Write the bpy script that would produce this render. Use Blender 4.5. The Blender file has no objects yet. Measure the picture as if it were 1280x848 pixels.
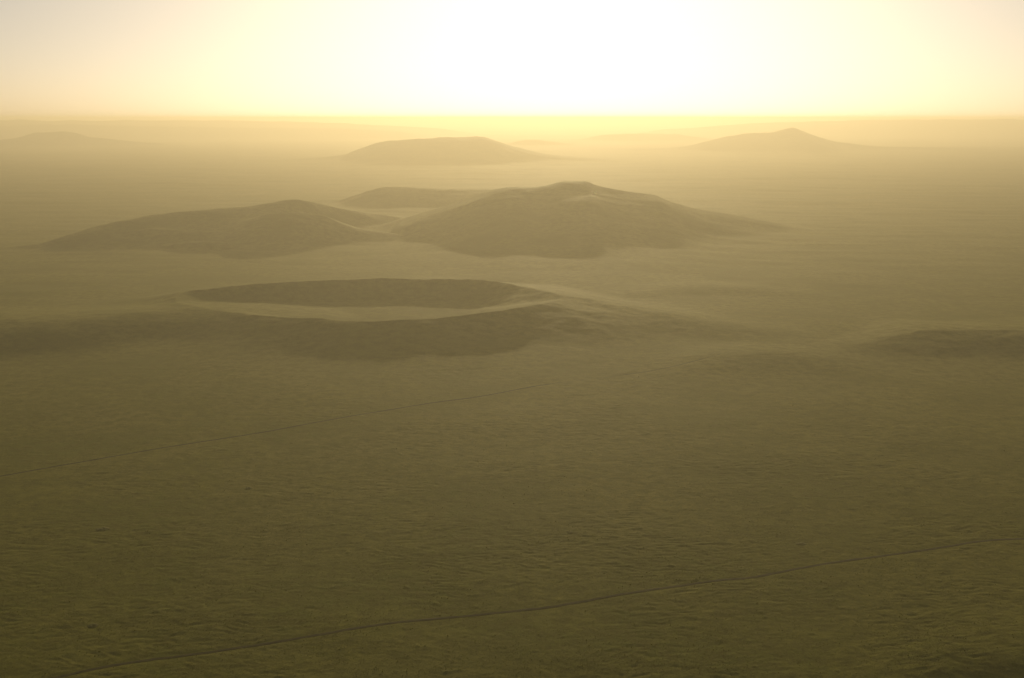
import bpy, math
import numpy as np

# ----------------------------------------------------------------- set-up
scn = bpy.context.scene
COL = scn.collection
CAM_Z = 250.0
W0, H0 = 1280.0, 848.0
F = 1256.0                                  # focal length in photo pixels
HORIZON = 147.5
PITCH = math.atan((H0 / 2 - HORIZON) / F)   # camera looks down by this much
SUN_EL = math.radians(9.2)
SUN_AZ = math.radians(2.9)                  # to the right of the view axis (+Y)


def ray(px, py):
    """direction of a view ray with unit forward (world Y) component"""
    u, v = (px - W0 / 2) / F, (H0 / 2 - py) / F
    c, s = math.cos(PITCH), math.sin(PITCH)
    dx, dy, dz = u, c + v * s, -s + v * c
    return dx / dy, dz / dy


def at_depth(px, py, D):
    dx, dz = ray(px, py)
    return dx * D, D, CAM_Z + dz * D


def at_level(px, py, z=0.0):
    dx, dz = ray(px, py)
    D = (z - CAM_Z) / dz
    return dx * D, D, z


# ----------------------------------------------------------------- noise
def _h(ix, iy, seed):
    n = (ix.astype(np.int64) * 374761393 + iy.astype(np.int64) * 668265263 + seed * 974711) & 0xFFFFFFFF
    n = ((n ^ (n >> 13)) * 1274126177) & 0xFFFFFFFF
    n = ((n ^ (n >> 16)) * 2246822519) & 0xFFFFFFFF
    return (n ^ (n >> 15)) & 0xFFFF


def noise(x, y, seed=0):
    ix, iy = np.floor(x), np.floor(y)
    fx, fy = x - ix, y - iy
    sx, sy = fx ** 3 * (fx * (fx * 6 - 15) + 10), fy ** 3 * (fy * (fy * 6 - 15) + 10)
    r = []
    for oy in (0, 1):
        for ox in (0, 1):
            a = _h(ix + ox, iy + oy, seed) * (2 * math.pi / 65536.0)
            r.append(np.cos(a) * (fx - ox) + np.sin(a) * (fy - oy))
    a = r[0] + sx * (r[1] - r[0])
    b = r[2] + sx * (r[3] - r[2])
    return (a + sy * (b - a)) * 1.5


def fbm(x, y, seed=0, oct=4, gain=0.5):
    t, amp = np.zeros_like(x), 1.0
    for k in range(oct):
        t += amp * noise(x * 2 ** k + 17.3 * k, y * 2 ** k - 9.1 * k, seed + k)
        amp *= gain
    return t


def sstep(a, b, t):
    t = np.clip((t - a) / (b - a), 0, 1)
    return t * t * (3 - 2 * t)


def curve(xs, ys):
    """smooth monotone cubic through the given points (flat beyond the ends)"""
    xs, ys = np.array(xs, float), np.array(ys, float)
    o = np.argsort(xs); xs, ys = xs[o], ys[o]
    d = np.diff(ys) / np.diff(xs)
    m = np.zeros_like(ys)
    for i in range(1, len(xs) - 1):
        if d[i - 1] * d[i] > 0:
            m[i] = 2 * d[i - 1] * d[i] / (d[i - 1] + d[i])

    def ev(x):
        x = np.clip(x, xs[0], xs[-1])
        i = np.clip(np.searchsorted(xs, x) - 1, 0, len(xs) - 2)
        h = xs[i + 1] - xs[i]
        t = (x - xs[i]) / h
        return ((1 + 2 * t) * (1 - t) ** 2 * ys[i] + t * (1 - t) ** 2 * h * m[i]
                + t * t * (3 - 2 * t) * ys[i + 1] + t * t * (t - 1) * h * m[i + 1])
    return ev, xs[0], xs[-1]


# ----------------------------------------------------------------- landforms
class Ridge:
    """A ridge whose crest runs through (x, y, z) points; each flank falls off smoothly over a width that grows with height."""

    def __init__(self, pts, w0, af, ab, sharp=0.0, fade=None, rough=0.06, seed=1, toe=.3, reach=2.0, wob=1.0):
        self.toe, self.reach, self.wob = toe, reach, wob
        P = np.array(pts, float)
        self.zc, self.x0, self.x1 = curve(P[:, 0], P[:, 2])
        self.yc, _, _ = curve(P[:, 0], P[:, 1])
        self.w0, self.af, self.ab, self.sharp, self.rough, self.seed = w0, af, ab, sharp, rough, seed
        self.fade = fade if fade else 0.06 * (self.x1 - self.x0)
        self.zmax = P[:, 2].max()

    def bounds(self):
        xs = np.linspace(self.x0, self.x1, 200)
        w = self.reach * (self.w0 + max(self.af, self.ab) * np.maximum(self.zc(xs), 0))
        y = self.yc(xs)
        return self.x0 - self.fade, self.x1 + self.fade, (y - w).min(), (y + w).max()

    def __call__(self, x, y):
        z = np.maximum(self.zc(x), 0)
        z = z * sstep(self.x0 - self.fade, self.x0 + self.fade * .15, x) * (1 - sstep(self.x1 - self.fade * .15, self.x1 + self.fade, x))
        sc = max(self.zmax * 1.6, 12.0)
        yy = y - self.yc(x) + 0.35 * self.wob * sc * fbm(x / sc / 1.5, y / sc / 1.5, self.seed + 50, 2) * 0.5
        w = self.w0 + np.where(yy < 0, self.af, self.ab) * z
        u = np.abs(yy) / w
        k = np.clip(1 - u * u, 0, 1) ** 2.4
        if self.sharp:
            k = (1 - self.sharp) * k + self.sharp * np.clip(1 - u, 0, 1) ** 2.2
        k = (1 - self.toe) * k + self.toe * np.clip(1 - (u / self.reach) ** 2, 0, 1) ** 4      # long gentle foot
        f = z * k
        n = fbm(x / sc, y / sc, self.seed, 4)
        return f * (1 + self.rough * n) + 0.0


def sil(D, pts):
    """silhouette points (px, py[, D]) -> crest points"""
    return [at_depth(p[0], p[1], p[2] if len(p) > 2 else D) for p in pts]


# the crater: rim traced by its near and far edges
RIM = []
for px, py, z in ((235, 363, 19), (260, 360, 20), (300, 356, 21), (350, 352, 22), (400, 350, 22), (450, 348, 22.5), (530, 347, 23),
                  (580, 348, 23), (620, 350, 22), (650, 356, 21), (680, 363, 21), (703, 371, 20),
                  (690, 377, 22), (668, 381, 24), (648, 384, 25), (620, 388, 25), (580, 394, 23), (540, 397.5, 22), (500, 399.5, 21.5), (450, 400, 21),
                  (400, 398, 20.5), (340, 394.5, 19.5), (300, 391, 18.5), (270, 388, 17.5), (240, 383, 17), (222, 377, 17), (222, 369, 18)):
    RIM.append(at_level(px, py, z))
RIM = np.array(RIM)
CX, CY = (RIM[:, 0].min() + RIM[:, 0].max()) / 2, (RIM[:, 1].min() + RIM[:, 1].max()) / 2
ASP = (RIM[:, 0].max() - RIM[:, 0].min()) / (RIM[:, 1].max() - RIM[:, 1].min())


def _pol(x, y):
    return np.arctan2((y - CY) * ASP, x - CX), np.hypot(x - CX, (y - CY) * ASP)


_a, _r = _pol(RIM[:, 0], RIM[:, 1])
_o = np.argsort(_a)
_aa = np.concatenate([_a[_o] - 2 * math.pi, _a[_o], _a[_o] + 2 * math.pi])
rimR = curve(_aa, np.tile(_r[_o], 3))[0]
rimZ = curve(_aa, np.tile(RIM[_o, 2], 3))[0]


class Crater:
    def bounds(self):
        return CX - 430, CX + 430, CY - 330, CY + 330

    def __call__(self, x, y):
        wx = x + 4 * fbm(x / 80, y / 80, 71, 2)
        wy = y + 3 * fbm(x / 80, y / 80, 77, 2)
        a, r = _pol(wx, wy)
        R, Z = rimR(a), rimZ(a)
        scale = np.hypot(np.cos(a), np.sin(a) / ASP)      # metres per unit of r along this bearing
        d = (r - R) * scale                               # metres outward from the rim
        fl = 1.5
        inner = fl + (Z - fl) * np.clip(1 + d / 80.0, 0, 1) ** 1.35
        out = Z * np.clip(1 - d / 180.0, 0, 1) ** 2.4
        f = np.where(d < 0, inner, out)
        # round the rim by a few metres
        f = f - 1.1 * np.exp(-(d / 8.0) ** 2)
        return np.maximum(f, 0) * (1 + .05 * fbm(x / 35, y / 35, 79, 3))


class Union:
    """smooth union of several landforms that make up one hill"""

    def __init__(self, *fs, p=5.0):
        self.fs, self.p = fs, p

    def bounds(self):
        b = np.array([f.bounds() for f in self.fs])
        return b[:, 0].min(), b[:, 1].max(), b[:, 2].min(), b[:, 3].max()

    def __call__(self, x, y):
        t = np.zeros_like(x)
        for f in self.fs:
            t += np.maximum(f(x, y), 0) ** self.p
        return t ** (1 / self.p)


right_far = Ridge(sil(8000, [(800, 186.5), (850, 184), (885, 177), (905, 172), (940, 167.5), (965, 165.5), (978, 162.5), (988, 161), (1000, 164.5),
                             (1020, 171), (1050, 179), (1100, 184.5), (1180, 186), (1230, 187)]), 180, 5.0, 5.2, .35, seed=3, toe=.22)
centre_far = Ridge(sil(6200, [(380, 198), (430, 194.5), (447, 188), (470, 180.5), (495, 176.5), (530, 174.5), (560, 172.5), (590, 171.5), (605, 172.5),
                              (625, 177.5), (650, 185), (680, 192), (720, 196), (790, 198.5)]), 160, 5.0, 5.2, .2, seed=5, toe=.22)
main_hill = Ridge(sil(2360, [(465, 284), (500, 274), (540, 262), (580, 250), (605, 241), (640, 233.5), (665, 235), (680, 233), (700, 229), (715, 228), (730, 227.5),
                             (745, 232), (770, 237), (800, 241.5), (815, 243), (840, 252), (870, 261), (910, 268), (960, 277), (1000, 283), (1050, 288)]), 90, 5.4, 5.0, .3, rough=.04, seed=8, toe=.27, wob=.5)
main_spur = Ridge(sil(2270, [(500, 279), (530, 271), (560, 266), (600, 257), (640, 253), (670, 256), (700, 264), (740, 274)]), 80, 5.2, 5.0, .2, rough=.04, seed=9, toe=.25, wob=.5)
behind = Ridge(sil(3050, [(405, 254), (425, 251), (440, 246), (460, 239.5), (480, 236), (500, 235), (540, 236.5), (580, 237.5), (620, 236), (660, 236), (720, 246)]),
               60, 4.4, 5.0, .2, seed=12, toe=.2)
left_main = Ridge(sil(0, [(40, 306, 1990), (62, 302, 2015), (80, 296, 2041), (110, 286, 2079), (140, 278.5, 2111), (165, 273.5, 2143), (200, 268, 2182), (240, 263.5, 2220),
                          (280, 260.5, 2258), (320, 256.5, 2297), (340, 252.5, 2322), (365, 249.5, 2348), (385, 251.5, 2374), (420, 260, 2412), (460, 266.5, 2463),
                          (500, 272.5, 2502), (540, 279, 2514)]), 45, 4.0, 5.0, .3, rough=.035, seed=15, wob=.5)
left_knoll = Ridge(sil(2140, [(215, 296), (262, 286), (310, 276), (340, 268), (368, 265.5), (400, 270), (425, 278), (450, 286), (480, 291), (535, 297)]),
                   45, 3.0, 3.0, .2, rough=.04, seed=18, wob=.5)
left_low = Ridge(sil(2055, [(75, 304), (95, 301), (120, 296.5), (160, 292), (200, 289), (240, 290.5), (285, 293), (330, 302)]), 26, 2.2, 3.0, .2, seed=21)
left_hump = Ridge(sil(1955, [(185, 312), (210, 307), (240, 303), (268, 303), (300, 309)]), 22, 1.6, 3.0, .2, seed=24)
left_hill = Union(left_main, left_knoll, left_low, left_hump)
flank_left = Ridge([at_level(p[0], p[1], p[2]) for p in ((-420, 413, 8), (-200, 406, 14), (-60, 404, 16.5), (60, 400, 18), (150, 394, 18.5), (230, 388, 16.5), (290, 391, 15.5), (340, 395, 13), (400, 399, 8), (460, 402, 1))],
                   60, 4.8, 9, .1, seed=27, toe=.2, rough=.03, wob=.4)
flank_right = Ridge([at_level(p[0], p[1], p[2]) for p in ((600, 374, 2), (645, 371.5, 12), (690, 369, 18), (735, 376, 16), (790, 386, 12.5), (850, 395, 8.5), (920, 406, 4.5), (1000, 416, 1))],
                    75, 5.5, 7, .15, seed=30)
shoulder = Ridge([at_level(p[0], p[1], p[2]) for p in ((585, 393, 1), (620, 389, 8), (655, 384, 17), (690, 383, 18.5), (730, 388, 15.5), (780, 396, 10), (830, 406, 4), (880, 416, .5))],
                 70, 6, 3, 0, seed=31)
crater = Union(Crater(), flank_left, flank_right, shoulder, p=7.0)
right_mound = Ridge([at_level(p[0], p[1], p[2]) for p in ((1030, 434, 1.5), (1090, 428, 5), (1120, 420.5, 9), (1150, 413.5, 12), (1170, 411.5, 13), (1200, 412.5, 12.5), (1240, 413.5, 13),
                                                       (1290, 414, 14), (1400, 412, 15), (1560, 420, 9), (1650, 425, 2))], 40, 5.6, 8, .2, seed=33, toe=.12)
far_left = Ridge(sil(9500, [(-40, 179), (-10, 176.5), (12, 174.5), (32, 170.5), (45, 167), (62, 166), (80, 165), (92, 166.8), (108, 171), (140, 174.5), (200, 179)]), 110, 2.8, 4, .15, seed=36, toe=.06)
left_plateau = Ridge(sil(13000, [(-300, 161), (-60, 160), (0, 158.5), (30, 157), (60, 156), (120, 157), (200, 158.5), (300, 159.5), (420, 161), (500, 164)]), 250, 3, 8, .2, seed=39, toe=.12)
centre_mesa = Ridge(sil(11500, [(725, 174), (745, 170.5), (765, 168.8), (810, 168), (845, 168.8), (870, 172), (900, 175)]), 130, 3, 5, .2, seed=42, toe=.12)
low_knoll = Ridge(sil(9800, [(635, 179), (650, 175.5), (668, 174), (685, 176), (715, 179)]), 110, 3, 5, .2, seed=45, toe=.12)
right_low = Ridge(sil(13500, [(1060, 170), (1100, 167), (1140, 165.8), (1190, 166.5), (1250, 169.5)]), 120, 3, 5, .2, seed=48, toe=.12)
ridge_left = Ridge(sil(15000, [(-900, 153), (-300, 150.5), (0, 149.4), (60, 149.8), (200, 150.6), (300, 152), (400, 154.4), (480, 158), (540, 160)]), 900, 6, 9, .2, seed=51)
ridge_right = Ridge(sil(15000, [(840, 161), (960, 154), (1040, 151.5), (1120, 149.8), (1200, 149.5), (1290, 148.6), (1500, 149), (2000, 152)]), 900, 6, 9, .2, seed=54)

# low swells that belong to the plain itself
swell_a = Ridge([at_level(p[0], p[1], p[2]) for p in ((820, 458, .6), (870, 448.5, 3), (910, 444, 4.2), (950, 442.5, 4.6), (1000, 445, 4), (1060, 450, 2.2), (1100, 455, .5))], 70, 3, 3, 0, seed=60)
swell_b = Ridge([at_level(p[0], p[1], p[2]) for p in ((790, 366, 1), (840, 359, 2.6), (900, 358, 3), (960, 361, 2), (1040, 368, .8))], 60, 4, 8, 0, seed=61)
swell_c = Ridge([at_level(p[0], p[1], p[2]) for p in ((1090, 842, .3), (1150, 830, 1.2), (1210, 820, 1.9), (1270, 811, 2.5), (1340, 806, 2.8), (1480, 800, 2))], 18, 2, 14, 0, seed=62)
SWELLS = (swell_a, swell_b, swell_c)

# ----------------------------------------------------------------- tracks
NEAR_PX = [(-60, 880), (20, 860), (75, 848), (124, 837), (187, 826), (262, 816), (330, 805.6), (394, 795), (420, 790.6), (461, 783.7), (529, 774.5), (620, 766),
           (686, 758.7), (732, 751), (800, 739), (905, 725), (942, 721), (1025, 705), (1100, 695), (1175, 684), (1242, 674.5), (1290, 672), (1360, 664), (1500, 648)]
FAR_PX = [(-160, 622), (-60, 606), (0, 595.5), (90, 579), (170, 565), (240, 553.5), (310, 543), (360, 535), (420, 524), (480, 514), (545, 503), (600, 495.5), (655, 485), (700, 478)]
FAINT_PX = [(700, 478), (770, 470), (850, 458), (915, 444), (975, 431), (1035, 424)]


def dense(pxs, z=0.0, step=1.5):
    P = np.array([at_level(px, py, z)[:2] for px, py in pxs])
    # Catmull-Rom
    out = []
    Q = np.vstack([2 * P[0] - P[1], P, 2 * P[-1] - P[-2]])
    for i in range(1, len(Q) - 2):
        n = max(2, int(np.linalg.norm(Q[i + 1] - Q[i]) / step))
        t = np.linspace(0, 1, n, endpoint=False)[:, None]
        a, b, c, d = Q[i - 1], Q[i], Q[i + 1], Q[i + 2]
        out.append(.5 * (2 * b + (c - a) * t + (2 * a - 5 * b + 4 * c - d) * t * t + (3 * b - a - 3 * c + d) * t ** 3))
    out.append(Q[-2:-1])
    C = np.vstack(out)
    s = np.arange(len(C)) * step
    C[:, 1] += .5 * noise(s / 26, s * 0 + .5, 5) + .25 * noise(s / 9, s * 0 + .5, 6)
    return C


TRACKS = [dense(NEAR_PX), dense(FAR_PX), dense(FAINT_PX)]


def track_dist(x, y):
    d = np.full_like(x, 99.0)
    for C in TRACKS:
        o = np.argsort(C[:, 0])
        cy = np.interp(x, C[o, 0], C[o, 1], left=1e6, right=1e6)
        d = np.minimum(d, np.abs(y - cy))
    return d


# ----------------------------------------------------------------- the plain
def plain(x, y):
    D = np.hypot(x, y)
    far = sstep(3000, 14000, D)
    z = .9 * fbm(x / 420, y / 420, 101, 3) + .35 * fbm(x / 95, y / 70, 104, 3)
    z += far * 14 * fbm(x / 5200, y / 2200, 107, 4)
    z += sstep(1300, 3500, D) * 3.4 * fbm(x / 1300, y / 480, 110, 4)
    z += sstep(1250, 2200, D) * 1.5 * fbm(x / 210, y / 80, 113, 2) * (1 - sstep(5000, 8000, D))
    z += sstep(2200, 4500, D) * 3.2 * fbm(x / 520, y / 200, 115, 2)
    for s in SWELLS:
        z = z + s(x, y)
    return z


def ripples(x, y):
    """trodden, tussocky relief: short low ribs, in patches"""
    wx = x + 4 * fbm(x / 30, y / 22, 120, 2)
    wy = y + 3.2 * fbm(x / 34, y / 22, 123, 2)
    n1 = 1 - np.abs(noise(wx / 12, wy / 3.5, 126)) * 2.2
    n2 = 1 - np.abs(noise(wx / 6.5, wy / 2.3, 129)) * 2.2
    n3 = fbm(x / 9, y / 7, 132, 2)
    m = sstep(-.45, .6, fbm(x / 120, y / 85, 135, 3)) * .65 + .35
    lump = np.clip(fbm(x / 5.5, y / 4.5, 138, 2) - .55, 0, 1) * .9
    z = m * (.20 * n1 + .13 * n2) + .10 * n3 + lump * .6
    fadeD = 1 - sstep(1000, 1700, np.hypot(x, y))
    return z * fadeD * sstep(1.0, 4.0, track_dist(x, y))


def ground_z(x, y):
    return plain(x, y) + ripples(x, y)


# ----------------------------------------------------------------- mesh helpers
def make_mesh(name, verts, faces, mat, smooth=True):
    me = bpy.data.meshes.new(name)
    n, k = len(faces), faces.shape[1]
    me.vertices.add(len(verts))
    me.vertices.foreach_set('co', verts.astype(np.float32).ravel())
    me.loops.add(n * k)
    me.loops.foreach_set('vertex_index', faces.astype(np.int32).ravel())
    me.polygons.add(n)
    me.polygons.foreach_set('loop_start', np.arange(0, n * k, k, dtype=np.int32))
    me.polygons.foreach_set('loop_total', np.full(n, k, dtype=np.int32))
    me.polygons.foreach_set('use_smooth', np.full(n, smooth))
    me.materials.append(mat)
    me.update(calc_edges=True)
    me.validate()
    o = bpy.data.objects.new(name, me)
    COL.objects.link(o)
    return o


def grid_faces(nr, nc):
    i = np.arange((nr - 1) * nc).reshape(nr - 1, nc)[:, :-1].ravel()
    return np.stack([i, i + 1, i + nc + 1, i + nc], 1)


def tag(o, label, cat, kind=None, group=None):
    o['label'] = label
    o['category'] = cat
    if kind: o['kind'] = kind
    if group: o['group'] = group
    return o


# ----------------------------------------------------------------- materials
def nodes_of(name):
    m = bpy.data.materials.new(name)
    m.use_nodes = True
    nt = m.node_tree
    nt.nodes.clear()
    return m, nt


def N(nt, kind, **kw):
    n = nt.nodes.new(kind)
    for k, v in kw.items():
        setattr(n, k, v)
    return n


def tex_noise(nt, vec, scale, detail=4, rough=.55, dist=0.0):
    n = N(nt, 'ShaderNodeTexNoise')
    n.inputs['Scale'].default_value = scale
    n.inputs['Detail'].default_value = detail
    n.inputs['Roughness'].default_value = rough
    n.inputs['Distortion'].default_value = dist
    nt.links.new(vec, n.inputs['Vector'])
    return n.outputs['Fac']


def ramp(nt, fac, a, b):
    n = N(nt, 'ShaderNodeMapRange')
    n.interpolation_type = 'SMOOTHSTEP'
    n.inputs['From Min'].default_value = a
    n.inputs['From Max'].default_value = b
    nt.links.new(fac, n.inputs['Value'])
    return n.outputs['Result']


def mix(nt, fac, a, b):
    n = N(nt, 'ShaderNodeMix', data_type='RGBA')
    if isinstance(fac, float):
        n.inputs['Factor'].default_value = fac
    else:
        nt.links.new(fac, n.inputs['Factor'])
    for s, v in (('A', a), ('B', b)):
        sock = [i for i in n.inputs if i.name == s and i.type == 'RGBA'][0]
        if isinstance(v, tuple):
            sock.default_value = (*v, 1)
        else:
            nt.links.new(v, sock)
    return [o for o in n.outputs if o.type == 'RGBA'][0]


def steppe_material(name='steppe_grass', bump=1.0):
    m, nt = nodes_of(name)
    g = N(nt, 'ShaderNodeNewGeometry')
    pos = g.outputs['Position']
    big = ramp(nt, tex_noise(nt, pos, 1 / 900, 5, .6), .38, .62)
    mid = ramp(nt, tex_noise(nt, pos, 1 / 110, 5, .62, .6), .36, .64)
    small = ramp(nt, tex_noise(nt, pos, 1 / 11, 5, .65), .35, .68)
    fine = ramp(nt, tex_noise(nt, pos, 1 / 1.6, 4, .7), .3, .7)
    a = mix(nt, mid, (.132, .144, .007), (.205, .196, .014))
    b = mix(nt, mid, (.174, .162, .011), (.245, .212, .026))
    c = mix(nt, big, a, b)
    patch = ramp(nt, tex_noise(nt, pos, 1 / 330, 6, .68, 1.2), .44, .66)
    c = mix(nt, patch, c, (.230, .204, .032))
    c = mix(nt, small, c, (.142, .130, .008))
    dk = N(nt, 'ShaderNodeMix', data_type='RGBA', blend_type='MULTIPLY')
    dk.inputs['Factor'].default_value = .55
    A = [i for i in dk.inputs if i.type == 'RGBA']
    nt.links.new(c, A[0])
    tone = mix(nt, fine, (.45, .45, .42), (1.0, 1.0, 1.0))
    nt.links.new(tone, A[1])
    col = [o for o in dk.outputs if o.type == 'RGBA'][0]
    bs = N(nt, 'ShaderNodeBsdfPrincipled')
    nt.links.new(col, bs.inputs['Base Color'])
    bs.inputs['Roughness'].default_value = .85
    bs.inputs['Specular IOR Level'].default_value = .02
    bs.inputs['Specular Tint'].default_value = (1.0, .84, .30, 1)
    bs.inputs['Sheen Weight'].default_value = .075
    bs.inputs['Sheen Roughness'].default_value = .5
    bs.inputs['Sheen Tint'].default_value = (.9, .8, .25, 1)
    h = N(nt, 'ShaderNodeMath', operation='MULTIPLY_ADD')
    nt.links.new(tex_noise(nt, pos, 1 / 2.4, 4, .6), h.inputs[0])
    h.inputs[1].default_value = .35
    nt.links.new(tex_noise(nt, pos, 1 / .7, 3, .6), h.inputs[2])
    bp = N(nt, 'ShaderNodeBump')
    bp.inputs['Strength'].default_value = .55 * bump
    bp.inputs['Distance'].default_value = .35
    nt.links.new(h.outputs[0], bp.inputs['Height'])
    nt.links.new(bp.outputs['Normal'], bs.inputs['Normal'])
    out = N(nt, 'ShaderNodeOutputMaterial')
    nt.links.new(bs.outputs[0], out.inputs['Surface'])
    return m


def simple_material(name, c1, c2, scale, rough=.95, transl=0.0):
    m, nt = nodes_of(name)
    g = N(nt, 'ShaderNodeNewGeometry')
    f = ramp(nt, tex_noise(nt, g.outputs['Position'], scale, 5, .65), .3, .7)
    bs = N(nt, 'ShaderNodeBsdfPrincipled')
    nt.links.new(mix(nt, f, c1, c2), bs.inputs['Base Color'])
    bs.inputs['Roughness'].default_value = rough
    bs.inputs['Specular IOR Level'].default_value = .1
    out = N(nt, 'ShaderNodeOutputMaterial')
    if transl:
        t = N(nt, 'ShaderNodeBsdfTranslucent')
        t.inputs['Color'].default_value = (*c2, 1)
        ms = N(nt, 'ShaderNodeMixShader')
        ms.inputs[0].default_value = transl
        nt.links.new(bs.outputs[0], ms.inputs[1])
        nt.links.new(t.outputs[0], ms.inputs[2])
        nt.links.new(ms.outputs[0], out.inputs['Surface'])
    else:
        nt.links.new(bs.outputs[0], out.inputs['Surface'])
    return m


M_STEPPE = steppe_material()
M_TRACK = simple_material('bare_soil', (.034, .030, .003), (.075, .066, .007), .25)
M_MOUND = simple_material('dug_earth', (.095, .088, .008), (.175, .158, .022), .8)
M_TUFT = simple_material('dry_grass', (.105, .112, .007), (.165, .158, .016), .05, .9, .35)

# ----------------------------------------------------------------- ground sheet
FAR_R = 95000.0
rad = [0.0, 15, 40, 80, 130, 180, 230, 270, 305, 330, 350]
r = 350.0
while r < FAR_R:
    st = .95 if r < 700 else .95 * (r / 700) ** 1.7
    st = min(st, .035 * r)
    r += st
    rad.append(r)
rad = np.array(rad)
fine_a = np.linspace(-36, 36, 1000)
coarse = np.linspace(36, 324, 60)[1:]
ang = np.radians(np.concatenate([fine_a, coarse]))
RR, AA = np.meshgrid(rad, ang, indexing='ij')
GX, GY = RR * np.sin(AA), RR * np.cos(AA)
GX[0] += np.linspace(0, 1e-3, GX.shape[1])
GZ = ground_z(GX, GY)
v = np.stack([GX, GY, GZ], -1).reshape(-1, 3)
ground = make_mesh('ground', v, grid_faces(*GX.shape), M_STEPPE)
tag(ground, 'wide flat olive grass steppe running out to the hazy horizon', 'ground', 'structure')


# ----------------------------------------------------------------- hills
def build_hill(name, f, label, cat='hill', res=None, mat=M_STEPPE, nmax=520):
    x0, x1, y0, y1 = f.bounds()
    ny = int(min(nmax, max(60, (y1 - y0) / (res or 1))))
    nx = int(min(nmax * 1.4, max(80, (x1 - x0) / (res or 1))))
    X, Y = np.meshgrid(np.linspace(x0, x1, nx), np.linspace(y0, y1, ny))
    H = f(X, Y)
    keep = H > .02
    Z = plain(X, Y) + ripples(X, Y) + H + np.where(keep, .03, 0) - np.where(keep, 0, .6) - 3.0 * (H <= 0)
    faces = grid_faces(ny, nx)
    kf = keep.ravel()
    faces = faces[kf[faces].any(1)]
    used = np.zeros(nx * ny, bool); used[faces.ravel()] = True
    remap = np.cumsum(used) - 1
    c = np.array([(x0 + x1) / 2, (y0 + y1) / 2, 0.0])
    v = np.stack([X, Y, Z], -1).reshape(-1, 3)[used] - c
    o = make_mesh(name, v, remap[faces], mat)
    o.location = c
    return tag(o, label, cat, 'structure')


build_hill('crater', crater, 'broad low volcanic crater with shaded near flank and sunlit floor strip', 'crater', 2.4, nmax=760)
build_hill('hill', left_hill, 'long left hill with a rounded knoll and low ridges in front of it', res=3.0, nmax=520)
build_hill('hill', Union(main_hill, main_spur), 'tallest middle hill with rocky summit, directly behind the crater', res=3.0)
build_hill('hill', behind, 'flat topped paler hill behind the saddle between the two middle hills', res=4.0)
build_hill('hill', centre_far, 'broad round backed far hill above the middle hills', res=6, nmax=420)
build_hill('hill', right_far, 'pointed far hill at right under the sun glow', res=7, nmax=420)
build_hill('hill', right_mound, 'low shaded mound at right edge beside the crater plain', res=2.2)
build_hill('hill', far_left, 'small faint hill far off at the left edge', res=16, nmax=300)
build_hill('hill', centre_mesa, 'pale flat mesa under the sun, left of the pointed hill', res=14, nmax=300)
build_hill('hill', low_knoll, 'tiny pale knoll just right of the broad round backed hill', res=14, nmax=200)
build_hill('hill', right_low, 'thin pale rise far off beyond the right foot of the pointed hill', res=18, nmax=300)
build_hill('ridge', left_plateau, 'long pale plateau behind the small faint hill at left', 'ridge', res=60, nmax=300)
build_hill('ridge', ridge_left, 'faint skyline ridge along the left horizon', 'ridge', res=150, nmax=300)
build_hill('ridge', ridge_right, 'faint skyline ridge along the right horizon', 'ridge', res=150, nmax=300)


# ----------------------------------------------------------------- tracks
def build_track(C, width, label, lift=.05, vary=.25, seed=0):
    T = np.gradient(C, axis=0)
    T /= np.linalg.norm(T, axis=1)[:, None]
    Nn = np.stack([-T[:, 1], T[:, 0]], 1)
    prof = [(-.62, -.05), (-.5, .03), (-.36, .00), (-.2, .01), (0, .07), (.2, .01), (.36, .00), (.5, .03), (.62, -.05)]
    s = np.arange(len(C)) * 1.5
    rows = []
    for k, (u, h) in enumerate(prof):
        wv = width * (1 + vary * noise(s / 14, s * 0 + k * .37, 300 + seed) + vary * .8 * noise(s / 4, s * 0 + k * 1.37, 310 + seed))
        p = C + Nn * (u * wv)[:, None]
        z = ground_z(p[:, 0], p[:, 1]) + lift + h
        rows.append(np.column_stack([p, z]))
    V = np.stack(rows, 1).reshape(-1, 3)
    o = make_mesh('dirt_track', V, grid_faces(len(C), len(prof)), M_TRACK)
    return tag(o, label, 'track', 'structure')


build_track(TRACKS[0], 1.9, 'thin dark dirt track crossing the near grass from bottom left to right edge', seed=1)
build_track(TRACKS[1], 1.9, 'thin dark dirt track running from left edge toward the crater foot', seed=2)
build_track(TRACKS[2], 1.2, 'faint broken track continuing past the crater toward the right mound', seed=3)

# ----------------------------------------------------------------- burrow mounds
rng = np.random.default_rng(11)


def build_mound(px, py, rx, ry, h, label, seed):
    x0, y0, _ = at_level(px, py, 0)
    nr, na = 12, 40
    a = np.linspace(0, 2 * math.pi, na)
    R = np.linspace(0, 1, nr)
    Rm, A = np.meshgrid(R, a, indexing='ij')
    wob = 1 + .28 * noise(np.cos(A) * 1.4 + seed, np.sin(A) * 1.4, seed)
    X, Y = Rm * rx * wob * np.cos(A), Rm * ry * wob * np.sin(A)
    prof = (1 - Rm ** 2) ** 1.3 - .5 * np.exp(-((Rm * np.cos(A) - .15) ** 2 + (Rm * np.sin(A) + .25) ** 2) / .05)
    Z = h * prof * (1 + .5 * fbm(X / 1.1 + seed, Y / 1.1, seed, 3)) + np.where(Rm > .99, -.5, 0)
    Z = Z + ground_z(X + x0, Y + y0) - ground_z(np.array([x0]), np.array([y0]))[0]
    Z[:, -1] = Z[:, 0]
    o = make_mesh('earth_mound', np.stack([X, Y, Z], -1).reshape(-1, 3), grid_faces(nr, na), M_MOUND)
    o.location = (x0, y0, ground_z(np.array([x0]), np.array([y0]))[0])
    tag(o, label, 'mound', None, 'small earth mounds on the near grass')


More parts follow.
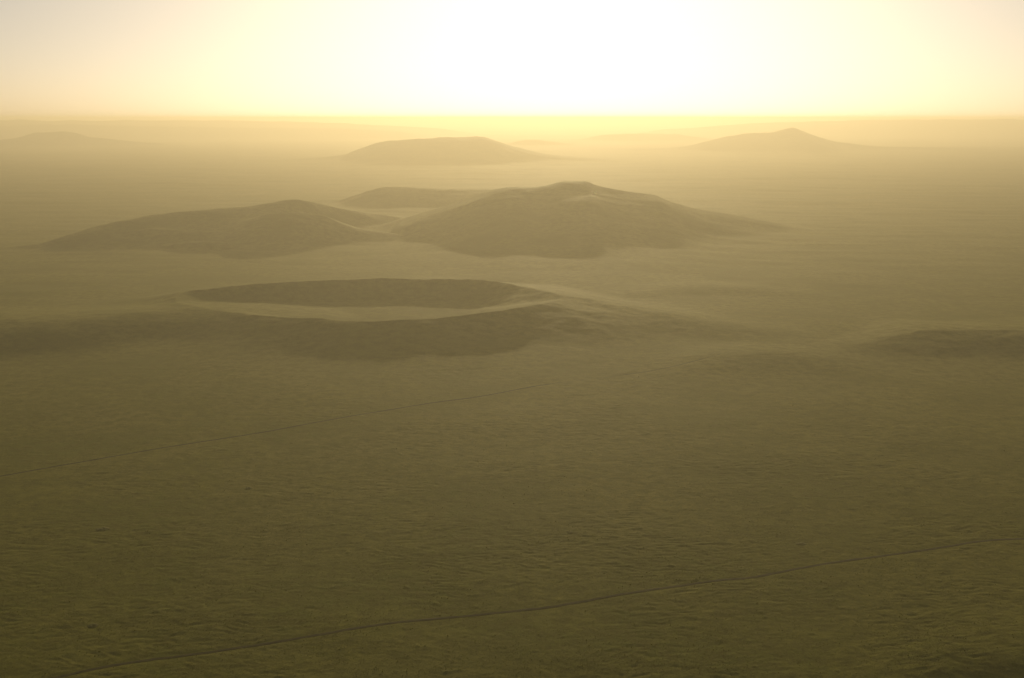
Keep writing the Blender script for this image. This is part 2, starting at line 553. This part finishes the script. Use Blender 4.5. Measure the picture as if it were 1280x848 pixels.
build_mound(116, 783, 2.8, 2.4, .42, 'small dug earth mound above the near track at lower left', 3)
build_mound(128, 662, 4.4, 3.4, .42, 'wide low earth mound on the left grass between the two tracks', 7)
build_mound(310, 611, 2.6, 2.8, .4, 'small dark earth mound just below the far track, left of centre', 12)
build_mound(712, 666, 2.2, 2.4, .36, 'tiny earth mound in the middle of the grass above the near track', 17)
build_mound(1002, 679, 3.4, 2.6, .36, 'oblong earth mound right of centre, close above the near track', 23)

# ----------------------------------------------------------------- tussocks
n = 60000
pick = rng.random(n * 3)
px = rng.uniform(-150, 1430, n * 3)
py = 470 + (900 - 470) * rng.random(n * 3) ** .75
dxy = np.array([at_level(a, b, 0)[:2] for a, b in zip(px, py)])
x, y = dxy[:, 0], dxy[:, 1]
dens = sstep(-.3, .7, fbm(x / 60, y / 45, 401, 3)) * .7 + sstep(.1, .8, fbm(x / 7, y / 6, 405, 2)) * .5 + .06
ok = (pick < dens * .75) & (track_dist(x, y) > 1.6)
x, y = x[ok][:n], y[ok][:n]
k = len(x)
size = rng.uniform(.14, .34, k) * (1 + 1.1 * (rng.random(k) > .985))
z = ground_z(x, y)
nb = 5
V = np.zeros((k, nb * 3, 3))
for b in range(nb):
    aa = rng.uniform(0, 2 * math.pi, k)
    ca, sa = np.cos(aa), np.sin(aa)
    lean = rng.uniform(.1, .75, k) * size
    ht = size * rng.uniform(.55, 1.05, k)
    wd = size * rng.uniform(.25, .5, k)
    ox, oy = rng.uniform(-.35, .35, k) * size, rng.uniform(-.35, .35, k) * size
    V[:, b * 3 + 0] = np.stack([x + ox - sa * wd, y + oy + ca * wd, z - .05], 1)
    V[:, b * 3 + 1] = np.stack([x + ox + sa * wd, y + oy - ca * wd, z - .05], 1)
    V[:, b * 3 + 2] = np.stack([x + ox + ca * lean, y + oy + sa * lean, z + ht], 1)
tuf = make_mesh('grass_tussocks', V.reshape(-1, 3), np.arange(k * nb * 3).reshape(-1, 3), M_TUFT, smooth=False)
tag(tuf, 'scattered dry grass tussocks over the near steppe', 'grass', 'stuff')

# ----------------------------------------------------------------- haze
HAZE_DENS = 1 / 6600.0
me = bpy.data.meshes.new('haze')
B, top, bot = 99000.0, 266.0, -60.0
vv = [(sx * B, sy * B, zz) for zz in (bot, top) for sy in (-1, 1) for sx in (-1, 1)]
me.from_pydata(vv, [], [(0, 2, 3, 1), (4, 5, 7, 6), (0, 1, 5, 4), (1, 3, 7, 5), (3, 2, 6, 7), (2, 0, 4, 6)])
hz = bpy.data.objects.new('haze', me)
COL.objects.link(hz)
tag(hz, 'warm golden dust haze hanging over the whole plain', 'haze', 'stuff')
mh, nt = nodes_of('dust_haze')
pv = N(nt, 'ShaderNodeVolumePrincipled')
pv.inputs['Color'].default_value = (.84, .752, .55, 1)
pv.inputs['Density'].default_value = HAZE_DENS
pv.inputs['Anisotropy'].default_value = .55
for s in ('Density Attribute', 'Color Attribute', 'Temperature Attribute'):
    if s in pv.inputs:
        pv.inputs[s].default_value = ''
out = N(nt, 'ShaderNodeOutputMaterial')
nt.links.new(pv.outputs[0], out.inputs['Volume'])
me.materials.append(mh)

# ----------------------------------------------------------------- light, sky
wd = bpy.data.worlds.new('World')
scn.world = wd
wd.use_nodes = True
nt = wd.node_tree
nt.nodes.clear()
sk = N(nt, 'ShaderNodeTexSky', sky_type='NISHITA')
sk.sun_disc = False
sk.sun_elevation = SUN_EL
sk.sun_rotation = SUN_AZ
sk.altitude = 1200
sk.air_density = .58
sk.dust_density = 4.0
sk.ozone_density = 1.0
bg = N(nt, 'ShaderNodeBackground')
bg.inputs['Strength'].default_value = .084
# sky colour adjusted: the bright glow round the sun is compressed, c / (1 + k c), and warmed
den = N(nt, 'ShaderNodeVectorMath', operation='MULTIPLY_ADD')
den.inputs[1].default_value = (.046, .046, .046)
den.inputs[2].default_value = (1, 1, 1)
nt.links.new(sk.outputs[0], den.inputs[0])
dv = N(nt, 'ShaderNodeVectorMath', operation='DIVIDE')
nt.links.new(sk.outputs[0], dv.inputs[0])
nt.links.new(den.outputs[0], dv.inputs[1])
tn = N(nt, 'ShaderNodeVectorMath', operation='MULTIPLY')
nt.links.new(dv.outputs[0], tn.inputs[0])
tn.inputs[1].default_value = (1.0, .908, .76)
nt.links.new(tn.outputs[0], bg.inputs['Color'])
out = N(nt, 'ShaderNodeOutputWorld')
nt.links.new(bg.outputs[0], out.inputs['Surface'])

sl = bpy.data.lights.new('sun', 'SUN')
sl.energy = 2.3
sl.angle = math.radians(.5)
sl.color = (1.0, .815, .50)
so = bpy.data.objects.new('sun', sl)
COL.objects.link(so)
so.rotation_euler = (math.radians(90) - SUN_EL, 0, math.pi - SUN_AZ)
# light travels along local -Z: from the sun (ahead, +Y) back toward the camera

# ----------------------------------------------------------------- camera
cd = bpy.data.cameras.new('camera')
cd.sensor_width = 36
cd.lens = 36 * F / W0
cd.clip_start = 1
cd.clip_end = 300000
co = bpy.data.objects.new('camera', cd)
COL.objects.link(co)
co.location = (0, 0, CAM_Z)
co.rotation_euler = (math.radians(90) - PITCH, 0, 0)
scn.camera = co

# ----------------------------------------------------------------- render
vs = scn.view_settings
vs.view_transform = 'Standard'
vs.look = 'None'
vs.gamma = 1
vs.use_curve_mapping = False
vs.exposure = 0.16
scn.render.engine = 'CYCLES'
scn.cycles.use_denoising = True
scn.cycles.max_bounces = 4
scn.cycles.volume_bounces = 2
